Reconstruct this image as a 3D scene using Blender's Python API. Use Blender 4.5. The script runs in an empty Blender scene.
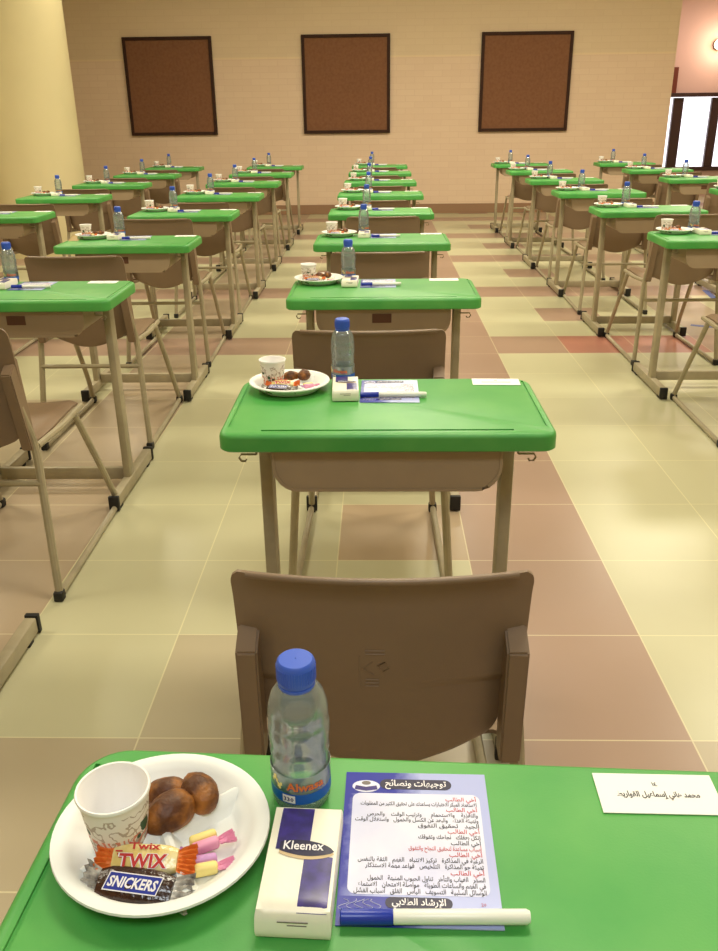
import bpy, bmesh, math, random
from mathutils import Vector, Matrix, noise
PI = math.pi
random.seed(7)
SC = bpy.context.scene
COL = SC.collection

# ------------------------------------------------------------ camera, world, lights, exposure
YAW, PITCH, ROLL, CZ = -.0258, .4039, .0123, 1.28
def cam_matrix():
    c, s = math.cos(YAW), math.sin(YAW); Y = Matrix(((c, -s, 0), (s, c, 0), (0, 0, 1)))
    c, s = math.cos(PITCH), math.sin(PITCH); P = Matrix(((1, 0, 0), (0, s, c), (0, c, -s)))
    c, s = math.cos(ROLL), math.sin(ROLL); R = Matrix(((c, -s, 0), (s, c, 0), (0, 0, 1)))
    return R @ P @ Y
MM = cam_matrix()
cam = bpy.data.cameras.new('camera'); cam.sensor_fit = 'HORIZONTAL'; cam.sensor_width = 36
cam.lens = 845.2 / 718 * 36; cam.clip_start = .02; cam.clip_end = 100
cam_o = bpy.data.objects.new('camera', cam); COL.objects.link(cam_o)
r, u, f = MM[0], MM[1], MM[2]
cam_o.matrix_world = Matrix(((r[0], u[0], -f[0], 0), (r[1], u[1], -f[1], 0), (r[2], u[2], -f[2], CZ), (0, 0, 0, 1)))
SC.camera = cam_o
def pix(x, y, z):
    v = MM @ Vector((x, y, z - CZ)); return 359 + 845.2 * v[0] / v[2], 475.5 - 845.2 * v[1] / v[2], v[2]

w = bpy.data.worlds.new('world'); SC.world = w; w.use_nodes = True
w.node_tree.nodes['Background'].inputs[0].default_value = (1, .93, .98, 1)
w.node_tree.nodes['Background'].inputs[1].default_value = 2.2
SC.view_settings.view_transform = 'Standard'; SC.view_settings.look = 'None'
SC.view_settings.exposure = 0.0; SC.view_settings.gamma = 1; SC.view_settings.use_curve_mapping = False

def area(name, x, y, z, sx, sy, power, col, rot=(0, 0, 0)):
    l = bpy.data.lights.new(name, 'AREA'); l.shape = 'RECTANGLE'; l.size = sx; l.size_y = sy
    l.energy = power; l.color = col
    o = bpy.data.objects.new(name, l); o.location = (x, y, z); o.rotation_euler = rot; COL.objects.link(o); return o
WARM = (1, .92, .72)
for X in (-3.1, .3, 3.1):
    for Y, P in ((2.0, 52), (5.4, 70), (8.8, 80)):
        area('ceiling_and_fill_light', X, Y, 3.34, 1.2, .6, P, WARM)
area('ceiling_and_fill_light', 0.2, -.9, 3.34, 1.4, .8, 42, (.88, .96, 1))  # added cool overhead fill, standing in for daylight from behind the camera
area('ceiling_and_fill_light', 4.9, 13.6, 3.0, .5, .5, 22, (1, .80, .72))

# ------------------------------------------------------------ materials
def lin(c):
    return tuple((v / 255 / 12.92) if v / 255 <= .04045 else ((v / 255 + .055) / 1.055) ** 2.4 for v in c) + (1,)
def mat(name, rgb, rough=.5, spec=.5, metal=0, var=0, scale=20, bump=0, bscale=200, rgb2=None, **kw):
    m = bpy.data.materials.new(name); m.use_nodes = True; nt = m.node_tree; N = nt.nodes; L = nt.links
    b = N['Principled BSDF']; b.inputs['Base Color'].default_value = lin(rgb)
    b.inputs['Roughness'].default_value = rough; b.inputs['Specular IOR Level'].default_value = spec
    b.inputs['Metallic'].default_value = metal
    for k, v in kw.items(): b.inputs[k.replace('_', ' ')].default_value = v
    tc = N.new('ShaderNodeTexCoord')
    if var or rgb2:
        n = N.new('ShaderNodeTexNoise'); n.inputs['Scale'].default_value = scale; n.inputs['Detail'].default_value = 5
        L.new(tc.outputs['Object'], n.inputs['Vector'])
        mx = N.new('ShaderNodeMix'); mx.data_type = 'RGBA'
        c2 = lin(rgb2) if rgb2 else tuple(v * (1 - var) for v in lin(rgb)[:3]) + (1,)
        mx.inputs[6].default_value = lin(rgb); mx.inputs[7].default_value = c2
        mr = N.new('ShaderNodeMapRange'); mr.inputs[1].default_value = .4; mr.inputs[2].default_value = .68
        L.new(n.outputs['Fac'], mr.inputs[0]); L.new(mr.outputs[0], mx.inputs[0]); L.new(mx.outputs[2], b.inputs['Base Color'])
    if bump:
        n2 = N.new('ShaderNodeTexNoise'); n2.inputs['Scale'].default_value = bscale
        L.new(tc.outputs['Object'], n2.inputs['Vector'])
        bp = N.new('ShaderNodeBump'); bp.inputs['Strength'].default_value = bump; bp.inputs['Distance'].default_value = .002
        L.new(n2.outputs['Fac'], bp.inputs['Height']); L.new(bp.outputs[0], b.inputs['Normal'])
    return m
M = {}
M['green'] = mat('green_plastic', (68, 156, 70), .40, .5, rgb2=(90, 168, 80), scale=7, bump=.05, bscale=500)
M['scratch'] = mat('scratched_green', (95, 190, 110), .6)
M['tray'] = mat('tan_steel', (164, 144, 116), .5, .4, var=.12, scale=6)
M['frame'] = mat('tan_painted_steel', (166, 154, 126), .42, .5, var=.18, scale=14)
M['brown'] = mat('brown_plastic', (136, 113, 90), .38, .5, var=.10, scale=5, bump=.15, bscale=900)
M['black'] = mat('black_rubber', (22, 20, 18), .55)
M['slot'] = mat('dark_brown_slot', (92, 58, 36), .6)
M['foam'] = mat('white_foam', (240, 242, 238), .45, .4, Subsurface_Weight=.0)
M['white'] = mat('white_paper', (246, 244, 240), .6, .3)
M['cupin'] = mat('white_card', (250, 247, 244), .55, .3)
M['date'] = mat('brown_date', (88, 50, 24), .5, .4, rgb2=(176, 112, 44), scale=55, bump=.8, bscale=180)
M['choc'] = mat('dark_wrapper', (62, 34, 26), .22, .7, var=.5, scale=60, bump=.5, bscale=220)
M['label_blue'] = mat('label_blue', (38, 52, 150), .4)
M['label_white'] = mat('label_white', (240, 236, 240), .4)
M['gold'] = mat('gold_wrapper', (226, 200, 120), .25, .7, rgb2=(240, 225, 170), scale=80, bump=.5, bscale=200)
M['red'] = mat('red_print', (190, 36, 30), .4)
M['orange'] = mat('orange_print', (224, 120, 50), .4)
M['foil'] = mat('clear_crinkled_wrap', (205, 200, 190), .18, .8, rgb2=(60, 42, 34), scale=90, bump=.8, bscale=160)
M['pink'] = mat('pink_candy', (236, 160, 192), .45)
M['yellow'] = mat('yellow_candy', (246, 226, 140), .45)
M['lilac'] = mat('lilac_candy', (205, 150, 205), .45)
M['cap_blue'] = mat('blue_cap', (62, 98, 206), .38, .5)
M['pen_blue'] = mat('blue_pen_cap', (26, 52, 165), .3, .5)
M['pen_white'] = mat('white_pen_barrel', (238, 240, 230), .3, .5)
M['tissue'] = mat('cream_wrapper', (244, 240, 222), .35, .5, bump=.12, bscale=120)
M['navy'] = mat('navy_print', (42, 30, 104), .3, .6, rgb2=(60, 44, 140), scale=90)
M['tan'] = mat('tan_print', (205, 180, 140), .5)
M['grey'] = mat('grey_print', (120, 110, 105), .5)
M['ink'] = mat('black_ink', (28, 26, 36), .6)
M['redink'] = mat('red_ink', (196, 62, 62), .6)
M['panel'] = mat('pale_lilac_panel', (228, 228, 246), .35, .5, rgb2=(206, 208, 240), scale=12)
M['pill'] = mat('dark_navy_pill', (28, 22, 62), .4)
M['wood'] = mat('dark_wood', (60, 36, 24), .6, .2, var=.2, scale=20)
M['cork'] = mat('brown_cork', (132, 92, 66), .85, .2, rgb2=(124, 84, 60), scale=30)
M['tape'] = mat('blue_tape', (88, 96, 150), .5)
M['napkin'] = mat('tan_napkin', (205, 178, 135), .8)
M['plaster'] = mat('cream_plaster', (226, 212, 168), .7, .25, var=.04, scale=2)
M['ceil'] = mat('ceiling_white', (225, 215, 190), .8)
M['pinkwall'] = mat('pink_plaster', (218, 190, 180), .75, .2)
M['alu'] = mat('dark_brown_aluminium', (62, 40, 40), .4)

def em(name, rgb, s):
    m = bpy.data.materials.new(name); m.use_nodes = True; nt = m.node_tree; nt.nodes.clear()
    e = nt.nodes.new('ShaderNodeEmission'); e.inputs[0].default_value = lin(rgb); e.inputs[1].default_value = s
    o = nt.nodes.new('ShaderNodeOutputMaterial'); nt.links.new(e.outputs[0], o.inputs[0]); return m
M['lamp'] = em('lamp_glow', (255, 215, 165), 9)

def glassy(name, tint, trans=.86, rough=.08, milk=0):
    m = bpy.data.materials.new(name); m.use_nodes = True; nt = m.node_tree; N = nt.nodes; N.clear(); L = nt.links
    t = N.new('ShaderNodeBsdfTransparent'); t.inputs[0].default_value = tint
    g = N.new('ShaderNodeBsdfGlossy'); g.inputs[1].default_value = rough
    fr = N.new('ShaderNodeFresnel'); fr.inputs[0].default_value = 1.5
    a = N.new('ShaderNodeMath'); a.operation = 'MULTIPLY_ADD'; a.inputs[1].default_value = .8; a.inputs[2].default_value = 1 - trans - .1
    L.new(fr.outputs[0], a.inputs[0])
    mx = N.new('ShaderNodeMixShader'); L.new(a.outputs[0], mx.inputs[0]); L.new(t.outputs[0], mx.inputs[1]); L.new(g.outputs[0], mx.inputs[2])
    if milk:
        d = N.new('ShaderNodeBsdfTranslucent'); d.inputs[0].default_value = (.80, .92, 1, 1)
        df = N.new('ShaderNodeBsdfDiffuse'); df.inputs[0].default_value = (.80, .90, .97, 1)
        m1 = N.new('ShaderNodeMixShader'); m1.inputs[0].default_value = .5; L.new(d.outputs[0], m1.inputs[1]); L.new(df.outputs[0], m1.inputs[2])
        m2 = N.new('ShaderNodeMixShader'); m2.inputs[0].default_value = milk; L.new(mx.outputs[0], m2.inputs[1]); L.new(m1.outputs[0], m2.inputs[2]); mx = m2
    o = N.new('ShaderNodeOutputMaterial'); L.new(mx.outputs[0], o.inputs[0]); return m
M['pet'] = glassy('clear_plastic', (.97, .99, .995, 1), .90, .12, .09)
M['pane'] = glassy('window_glass', (.97, .97, .98, 1), .95, .02)
M['labelfilm'] = glassy('printed_label_film', (.60, .86, .95, 1), .62, .3)
m = bpy.data.materials.new('water'); m.use_nodes = True; nt = m.node_tree; b = nt.nodes['Principled BSDF']
b.inputs['Base Color'].default_value = (.96, .99, 1, 1); b.inputs['Roughness'].default_value = 0
b.inputs['IOR'].default_value = 1.33; b.inputs['Transmission Weight'].default_value = 1; M['water'] = m
t_ = nt.nodes.new('ShaderNodeBsdfTransparent'); t_.inputs[0].default_value = (.95, .985, .99, 1)
mx_ = nt.nodes.new('ShaderNodeMixShader'); mx_.inputs[0].default_value = .8
nt.links.new(b.outputs[0], mx_.inputs[1]); nt.links.new(t_.outputs[0], mx_.inputs[2]); nt.links.new(mx_.outputs[0], nt.nodes['Material Output'].inputs[0])
M['bluelabel'] = mat('bottle_label_blue', (26, 92, 190), .35)

def nodes_of(name, rough, spec=.5):
    m = bpy.data.materials.new(name); m.use_nodes = True; nt = m.node_tree
    b = nt.nodes['Principled BSDF']; b.inputs['Roughness'].default_value = rough; b.inputs['Specular IOR Level'].default_value = spec
    return m, nt, nt.nodes, nt.links, b
def mth(nt, op, a, b=None, c=None):
    n = nt.nodes.new('ShaderNodeMath'); n.operation = op
    for i, v in enumerate((a, b, c)):
        if v is None: continue
        if isinstance(v, (int, float)): n.inputs[i].default_value = v
        else: nt.links.new(v, n.inputs[i])
    return n.outputs[0]
def mixc(nt, fac, a, b):
    n = nt.nodes.new('ShaderNodeMix'); n.data_type = 'RGBA'
    for i, v in ((0, fac), (6, a), (7, b)):
        if isinstance(v, (int, float, tuple)): n.inputs[i].default_value = v
        else: nt.links.new(v, n.inputs[i])
    return n.outputs[2]

def floor_mat():
    m, nt, N, L, b = nodes_of('floor_tiles', .3, .45)
    g = N.new('ShaderNodeNewGeometry'); s = N.new('ShaderNodeSeparateXYZ'); L.new(g.outputs['Position'], s.inputs[0])
    X, Y = s.outputs[0], s.outputs[1]
    T = .41
    u = mth(nt, 'DIVIDE', mth(nt, 'SUBTRACT', X, .28), T); v = mth(nt, 'DIVIDE', mth(nt, 'SUBTRACT', Y, 4.78), T)
    fu, fv = mth(nt, 'FLOOR', u), mth(nt, 'FLOOR', v)
    ku = mth(nt, 'FLOORED_MODULO', fu, 4); kv = mth(nt, 'FLOORED_MODULO', fv, 4)
    def eq(a, k): return mth(nt, 'COMPARE', a, k, .1)
    far = mth(nt, 'GREATER_THAN', fv, -.5)
    left = mth(nt, 'LESS_THAN', fu, -3.5)
    lon = mth(nt, 'MAXIMUM', eq(fu, 0), mth(nt, 'MULTIPLY', eq(ku, 0), .7))
    tra = mth(nt, 'MULTIPLY', eq(kv, 0), mth(nt, 'MAXIMUM', far, mth(nt, 'MULTIPLY', left, .5)))
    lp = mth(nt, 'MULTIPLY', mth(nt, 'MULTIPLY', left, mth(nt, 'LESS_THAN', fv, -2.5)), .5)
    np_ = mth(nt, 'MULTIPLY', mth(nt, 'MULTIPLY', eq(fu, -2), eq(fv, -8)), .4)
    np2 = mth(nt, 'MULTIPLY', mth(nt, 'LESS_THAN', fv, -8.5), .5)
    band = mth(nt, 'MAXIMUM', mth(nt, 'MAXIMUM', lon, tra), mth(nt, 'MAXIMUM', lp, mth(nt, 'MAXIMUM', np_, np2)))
    mid = mth(nt, 'MULTIPLY', mth(nt, 'MULTIPLY', eq(ku, 2), eq(kv, 2)), far)
    ctr = mth(nt, 'MULTIPLY', eq(fu, -1), eq(fv, -6))
    red = mth(nt, 'MULTIPLY', mth(nt, 'GREATER_THAN', fu, 1.5), mth(nt, 'MULTIPLY', eq(fv, 0), mth(nt, 'LESS_THAN', fu, 3.5)))
    wn = N.new('ShaderNodeTexWhiteNoise'); wn.noise_dimensions = '2D'
    cb = N.new('ShaderNodeCombineXYZ'); L.new(fu, cb.inputs[0]); L.new(fv, cb.inputs[1]); L.new(cb.outputs[0], wn.inputs[0])
    no = N.new('ShaderNodeTexNoise'); no.inputs['Scale'].default_value = 3.5; no.inputs['Detail'].default_value = 6
    L.new(g.outputs['Position'], no.inputs['Vector'])
    cream = mixc(nt, no.outputs['Fac'], lin((196, 193, 158)), lin((187, 182, 147)))
    pink = mixc(nt, no.outputs['Fac'], lin((164, 136, 120)), lin((158, 129, 108)))
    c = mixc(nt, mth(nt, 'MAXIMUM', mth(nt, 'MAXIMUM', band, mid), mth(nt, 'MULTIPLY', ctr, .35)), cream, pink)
    c = mixc(nt, mth(nt, 'MAXIMUM', mth(nt, 'MULTIPLY', red, .7), mth(nt, 'MULTIPLY', ctr, .25)), c, lin((172, 104, 88)))
    c = mixc(nt, mth(nt, 'MULTIPLY', wn.outputs['Value'], .10), c, lin((160, 140, 110)))
    pu = mth(nt, 'ABSOLUTE', mth(nt, 'SUBTRACT', mth(nt, 'FRACT', u), .5)); pv = mth(nt, 'ABSOLUTE', mth(nt, 'SUBTRACT', mth(nt, 'FRACT', v), .5))
    gr = mth(nt, 'GREATER_THAN', mth(nt, 'MAXIMUM', pu, pv), .4955)
    c = mixc(nt, mth(nt, 'MULTIPLY', gr, .5), c, lin((232, 224, 180)))
    L.new(c, b.inputs['Base Color'])
    return m
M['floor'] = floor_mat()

def wall_mat():
    m, nt, N, L, b = nodes_of('wall_tiles', .6, .3)
    g = N.new('ShaderNodeNewGeometry'); mp = N.new('ShaderNodeMapping')
    mp.inputs['Rotation'].default_value = (PI / 2, 0, 0); L.new(g.outputs['Position'], mp.inputs[0])
    br = N.new('ShaderNodeTexBrick'); br.inputs['Scale'].default_value = 1
    br.inputs['Brick Width'].default_value = .24; br.inputs['Row Height'].default_value = .075; br.inputs['Mortar Size'].default_value = .004
    br.inputs['Color1'].default_value = lin((228, 202, 176)); br.inputs['Color2'].default_value = lin((225, 198, 172)); br.inputs['Mortar'].default_value = lin((221, 193, 167))
    L.new(mp.outputs[0], br.inputs['Vector'])
    s = N.new('ShaderNodeSeparateXYZ'); L.new(g.outputs['Position'], s.inputs[0])
    up = mth(nt, 'GREATER_THAN', s.outputs[2], 1.975)
    c = mixc(nt, mth(nt, 'MULTIPLY', up, .35), br.outputs['Color'], lin((212, 196, 156)))
    seam = mth(nt, 'COMPARE', s.outputs[2], 1.97, .012)
    c = mixc(nt, mth(nt, 'MULTIPLY', seam, .4), c, lin((236, 214, 170)))
    L.new(c, b.inputs['Base Color']); return m
M['wall'] = wall_mat()

def cup_mat():
    m, nt, N, L, b = nodes_of('printed_cup', .5, .3)
    t = N.new('ShaderNodeTexCoord'); s = N.new('ShaderNodeSeparateXYZ'); L.new(t.outputs['Object'], s.inputs[0])
    no = N.new('ShaderNodeTexNoise'); no.inputs['Scale'].default_value = 95; no.inputs['Detail'].default_value = 2; L.new(t.outputs['Object'], no.inputs['Vector'])
    v = N.new('ShaderNodeTexVoronoi'); v.inputs['Scale'].default_value = 62; L.new(t.outputs['Object'], v.inputs['Vector'])
    wv = N.new('ShaderNodeTexWave'); wv.inputs['Scale'].default_value = 60; wv.inputs['Distortion'].default_value = 14; L.new(t.outputs['Object'], wv.inputs['Vector'])
    z = s.outputs[2]
    inb = mth(nt, 'MULTIPLY', mth(nt, 'GREATER_THAN', z, .006), mth(nt, 'LESS_THAN', z, .049))
    low = mth(nt, 'LESS_THAN', z, .026)
    scr = mth(nt, 'MULTIPLY', mth(nt, 'COMPARE', no.outputs['Fac'], .5, .035), inb)
    leaf = mth(nt, 'MULTIPLY', mth(nt, 'MULTIPLY', mth(nt, 'LESS_THAN', v.outputs['Distance'], .36), inb), mth(nt, 'COMPARE', z, .026, .009))
    cur = mth(nt, 'MULTIPLY', mth(nt, 'MULTIPLY', mth(nt, 'GREATER_THAN', wv.outputs['Fac'], .7), low), inb)
    c = mixc(nt, mth(nt, 'MULTIPLY', scr, .65), lin((242, 236, 228)), lin((150, 120, 92)))
    c = mixc(nt, mth(nt, 'MULTIPLY', cur, .8), c, lin((215, 110, 70)))
    c = mixc(nt, leaf, c, lin((62, 92, 62)))
    L.new(c, b.inputs['Base Color']); return m
M['cup'] = cup_mat()

def leaflet_mat():
    m, nt, N, L, b = nodes_of('leaflet_print', .3, .5)
    t = N.new('ShaderNodeTexCoord'); s = N.new('ShaderNodeSeparateXYZ'); L.new(t.outputs['Object'], s.inputs[0])
    no = N.new('ShaderNodeTexNoise'); no.inputs['Scale'].default_value = 70; no.inputs['Detail'].default_value = 6; L.new(t.outputs['Object'], no.inputs['Vector'])
    # printed design: royal blue towards the left edge, pale blue towards the right
    ay = mth(nt, 'MULTIPLY', mth(nt, 'GREATER_THAN', mth(nt, 'ABSOLUTE', s.outputs[1]), .052), 1.6)
    a = mth(nt, 'ADD', mth(nt, 'MULTIPLY_ADD', s.outputs[0], -40, -1.35), ay)
    a = mth(nt, 'ADD', a, mth(nt, 'MULTIPLY', mth(nt, 'SUBTRACT', no.outputs['Fac'], .5), 1.3))
    n = N.new('ShaderNodeClamp'); L.new(a, n.inputs[0])
    c = mixc(nt, n.outputs[0], lin((176, 184, 232)), lin((36, 44, 158)))
    L.new(c, b.inputs['Base Color']); return m
M['leaflet'] = leaflet_mat()

# ------------------------------------------------------------ mesh helpers
class MB:
    def __init__(s): s.v = []; s.f = []; s.m = []; s.mats = []
    def mi(s, m):
        m = M[m] if isinstance(m, str) else m
        if m not in s.mats: s.mats.append(m)
        return s.mats.index(m)
    def add(s, vs, fs, m, mx=None):
        k = len(s.v); i = s.mi(m)
        for v in vs:
            v = Vector(v); s.v.append(tuple(mx @ v) if mx else tuple(v))
        for f in fs: s.f.append([k + j for j in f]); s.m.append(i)
        return s
    def bm(s, bm, m, mx=None):
        bm.verts.index_update()
        s.add([v.co[:] for v in bm.verts], [[v.index for v in f.verts] for f in bm.faces], m, mx); bm.free(); return s
    def box(s, c, d, m, bev=0, seg=2, mx=None, rot=None):
        b = bmesh.new(); bmesh.ops.create_cube(b, size=1)
        for v in b.verts: v.co = Vector((v.co.x * d[0], v.co.y * d[1], v.co.z * d[2]))
        if bev: bmesh.ops.bevel(b, geom=b.edges[:], offset=bev, segments=seg, profile=.5, affect='EDGES')
        q = Matrix.Translation(c)
        if rot: q = q @ rot
        return s.bm(b, m, (mx @ q) if mx else q)
    def tube(s, pts, r, m, n=8, rect=None, smooth=0, up=None):
        """sweep along points; rect=(w,h) gives a rectangular profile, w across, h along 'up'"""
        P = [Vector(p) for p in pts]
        if smooth:
            Q = [P[0]]
            for i in range(1, len(P) - 1):
                a, b_, c = P[i - 1], P[i], P[i + 1]
                d1 = min(smooth, (b_ - a).length * .45); d2 = min(smooth, (c - b_).length * .45)
                p0 = b_ + (a - b_).normalized() * d1; p2 = b_ + (c - b_).normalized() * d2
                for t in (0, .25, .5, .75, 1): Q.append(p0 * (1 - t) ** 2 + b_ * 2 * t * (1 - t) + p2 * t * t)
            Q.append(P[-1]); P = Q
        vs, fs = [], []
        U = Vector(up) if up else None
        for i, p in enumerate(P):
            t = (P[min(i + 1, len(P) - 1)] - P[max(i - 1, 0)]).normalized()
            ref = U if U else (Vector((1, 0, 0)) if abs(t.x) < .9 else Vector((0, 0, 1)))
            a = t.cross(ref).normalized(); b_ = a.cross(t).normalized()
            if rect:
                w_, h_ = rect; prof = [(-w_ / 2, -h_ / 2), (w_ / 2, -h_ / 2), (w_ / 2, h_ / 2), (-w_ / 2, h_ / 2)]
            else: prof = [(r * math.cos(2 * PI * k / n), r * math.sin(2 * PI * k / n)) for k in range(n)]
            for (x, y) in prof: vs.append(p + a * x + b_ * y)
        k = 4 if rect else n
        for i in range(len(P) - 1):
            for j in range(k): fs.append([i * k + j, i * k + (j + 1) % k, (i + 1) * k + (j + 1) % k, (i + 1) * k + j])
        fs.append(list(range(k))[::-1]); fs.append([(len(P) - 1) * k + j for j in range(k)])
        return s.add(vs, fs, m)
    def lathe(s, prof, m, n=32, c=(0, 0, 0), close=True):
        vs, fs = [], []
        for (r_, z) in prof:
            for k in range(n): vs.append((c[0] + r_ * math.cos(2 * PI * k / n), c[1] + r_ * math.sin(2 * PI * k / n), c[2] + z))
        for i in range(len(prof) - 1):
            for k in range(n): fs.append([i * n + k, i * n + (k + 1) % n, (i + 1) * n + (k + 1) % n, (i + 1) * n + k])
        if close:
            if prof[0][0] > 1e-5: fs.append([k for k in range(n)][::-1])
            if prof[-1][0] > 1e-5: fs.append([(len(prof) - 1) * n + k for k in range(n)])
        return s.add(vs, fs, m)
    def prism(s, out, z0, z1, m, mx=None):
        n = len(out); vs = [(x, y, z0) for x, y in out] + [(x, y, z1) for x, y in out]
        fs = [list(range(n))[::-1], [n + i for i in range(n)]] + [[i, (i + 1) % n, n + (i + 1) % n, n + i] for i in range(n)]
        return s.add(vs, fs, m, mx)
    def text(s, txt, size, m, mx, align='CENTER', width=None, fn=None, weight=0, res=1):
        vs, fs, wd = text_geo(txt, res, weight)
        if not vs: return s
        x0 = min(v[0] for v in vs); x1 = max(v[0] for v in vs)
        k = size
        kx = (width / (x1 - x0)) if width else k
        off = {'CENTER': (x0 + x1) / 2, 'LEFT': x0, 'RIGHT': x1}[align]
        out = [((v[0] - off) * kx, v[1] * k, 0) for v in vs]
        if fn: out = [fn(*v) for v in out]
        return s.add(out, fs, m, mx)
    def mesh(s, name, smooth=35):
        me = bpy.data.meshes.new(name); me.from_pydata(s.v, [], s.f)
        for m_ in s.mats: me.materials.append(m_)
        me.polygons.foreach_set('material_index', s.m)
        b = bmesh.new(); b.from_mesh(me)
        if not getattr(s, 'keepn', False): bmesh.ops.recalc_face_normals(b, faces=b.faces)
        b.to_mesh(me); b.free()
        if smooth:
            me.polygons.foreach_set('use_smooth', [True] * len(me.polygons)); me.set_sharp_from_angle(angle=math.radians(smooth))
        me.update(); return me
    def obj(s, name, parent=None, smooth=35, loc=None, rot=None):
        o = bpy.data.objects.new(name, s.mesh(name, smooth)); COL.objects.link(o)
        if parent: o.parent = parent
        if loc: o.location = loc
        if rot: o.rotation_euler = rot
        return o
_tc = {}
def text_geo(txt, res=1, weight=0):
    key = (txt, res, weight)
    if key in _tc: return _tc[key]
    c = bpy.data.curves.new('t', 'FONT'); c.body = txt; c.resolution_u = res; c.offset = weight
    o = bpy.data.objects.new('t', c); COL.objects.link(o)
    dg = bpy.context.evaluated_depsgraph_get(); me = bpy.data.meshes.new_from_object(o.evaluated_get(dg))
    r_ = ([v.co[:] for v in me.vertices], [list(p.vertices) for p in me.polygons], 0)
    bpy.data.objects.remove(o); bpy.data.curves.remove(c); bpy.data.meshes.remove(me)
    _tc[key] = r_; return r_
# Arabic shaping with presentation forms (isolated code point, number of forms)
AR = {'ا': (0xFE8D, 2), 'أ': (0xFE83, 2), 'إ': (0xFE87, 2), 'آ': (0xFE81, 2), 'ب': (0xFE8F, 4), 'ة': (0xFE93, 2), 'ت': (0xFE95, 4),
      'ث': (0xFE99, 4), 'ج': (0xFE9D, 4), 'ح': (0xFEA1, 4), 'خ': (0xFEA5, 4), 'د': (0xFEA9, 2), 'ذ': (0xFEAB, 2), 'ر': (0xFEAD, 2),
      'ز': (0xFEAF, 2), 'س': (0xFEB1, 4), 'ش': (0xFEB5, 4), 'ص': (0xFEB9, 4), 'ض': (0xFEBD, 4), 'ط': (0xFEC1, 4), 'ظ': (0xFEC5, 4),
      'ع': (0xFEC9, 4), 'غ': (0xFECD, 4), 'ف': (0xFED1, 4), 'ق': (0xFED5, 4), 'ك': (0xFED9, 4), 'ل': (0xFEDD, 4), 'م': (0xFEE1, 4),
      'ن': (0xFEE5, 4), 'ه': (0xFEE9, 4), 'و': (0xFEED, 2), 'ى': (0xFEEF, 2), 'ي': (0xFEF1, 4), 'ئ': (0xFE89, 4), 'ؤ': (0xFE85, 2), 'ء': (0xFE80, 1)}
LA = {'ا': 0xFEFB, 'أ': 0xFEF7, 'إ': 0xFEF9}
def arabic(t):
    units = []; i = 0
    while i < len(t):
        if t[i] == 'ل' and i + 1 < len(t) and t[i + 1] in LA: units.append(('la', LA[t[i + 1]], 2)); i += 2
        elif t[i] in AR: units.append(('ch',) + AR[t[i]]); i += 1
        else: units.append(('x', t[i], 0)); i += 1
    out = []
    for i, (k, cp, n) in enumerate(units):
        if k == 'x': out.append(cp); continue
        prev = i > 0 and units[i - 1][0] == 'ch' and units[i - 1][2] == 4 and n > 1
        nxt = n == 4 and i + 1 < len(units) and units[i + 1][0] in ('ch', 'la') and units[i + 1][2] > 1
        out.append(chr(cp + (3 if prev and nxt else 1 if prev else 2 if nxt else 0)))
    return ''.join(out[::-1])

def rrect(w_, h_, r_, n=6, cx=0, cy=0):
    rs = r_ if isinstance(r_, (tuple, list)) else (r_,) * 4   # near-right, far-right, far-left, near-left
    out = []
    for (sx, sy, a0, rr) in ((1, -1, -PI / 2, rs[0]), (1, 1, 0, rs[1]), (-1, 1, PI / 2, rs[2]), (-1, -1, PI, rs[3])):
        x, y = cx + sx * (w_ / 2 - rr), cy + sy * (h_ / 2 - rr)
        for k in range(n + 1):
            a = a0 + k * PI / 2 / n; out.append((x + rr * math.cos(a), y + rr * math.sin(a)))
    return out
def tag(o, label=None, cat=None, group=None, kind=None):
    if label: o['label'] = label
    if cat: o['category'] = cat
    if group: o['group'] = group
    if kind: o['kind'] = kind
    return o
def empty(name, loc=(0, 0, 0), rz=0):
    o = bpy.data.objects.new(name, None); o.empty_display_size = .1; o.location = loc; o.rotation_euler = (0, 0, rz); COL.objects.link(o); return o
KIDS = {}
def copy_tree(o, parent=None):
    c = o.copy(); COL.objects.link(c)
    if parent: c.parent = parent
    for ch in list(o.children): copy_tree(ch, c)
    return c
USED = set()
def place(proto, loc, rz, label, cat, group=None, tilt=None):
    if proto.name in USED: o = copy_tree(proto)
    else: o = proto; USED.add(proto.name)
    o.location = loc; o.rotation_euler = (tilt[0] if tilt else 0, tilt[1] if tilt else 0, rz)
    if 'group' in o.keys() and not group: del o['group']
    return tag(o, label, cat, group)

# ------------------------------------------------------------ the room
def struct(name, mb, smooth=0, parent=None):
    o = mb.obj(name, parent, smooth)
    if not parent: o['kind'] = 'structure'
    return o
WY = 12.3
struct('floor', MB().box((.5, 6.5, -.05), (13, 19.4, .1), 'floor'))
struct('ceiling', MB().box((.5, 6.5, 3.45), (13, 19.4, .1), 'ceil'))
struct('wall_front', MB().box((-1.17, WY + .08, 1.7), (10.06, .16, 3.4), 'wall'))
struct('wall_left', MB().box((-6.1, 6.5, 1.7), (.2, 19.0, 3.4), 'plaster'))
struct('wall_right', MB().box((6.6, 6.5, 1.7), (.2, 19.0, 3.4), 'plaster'))
struct('wall_back', MB().box((.25, -3.0, 1.7), (12.9, .2, 3.4), 'plaster'))
struct('baseboard_front', MB().box((-1.17, WY - .012, .063), (10.0, .024, .126), mat('brown_skirting', (150, 116, 88), .5), .003))
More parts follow.
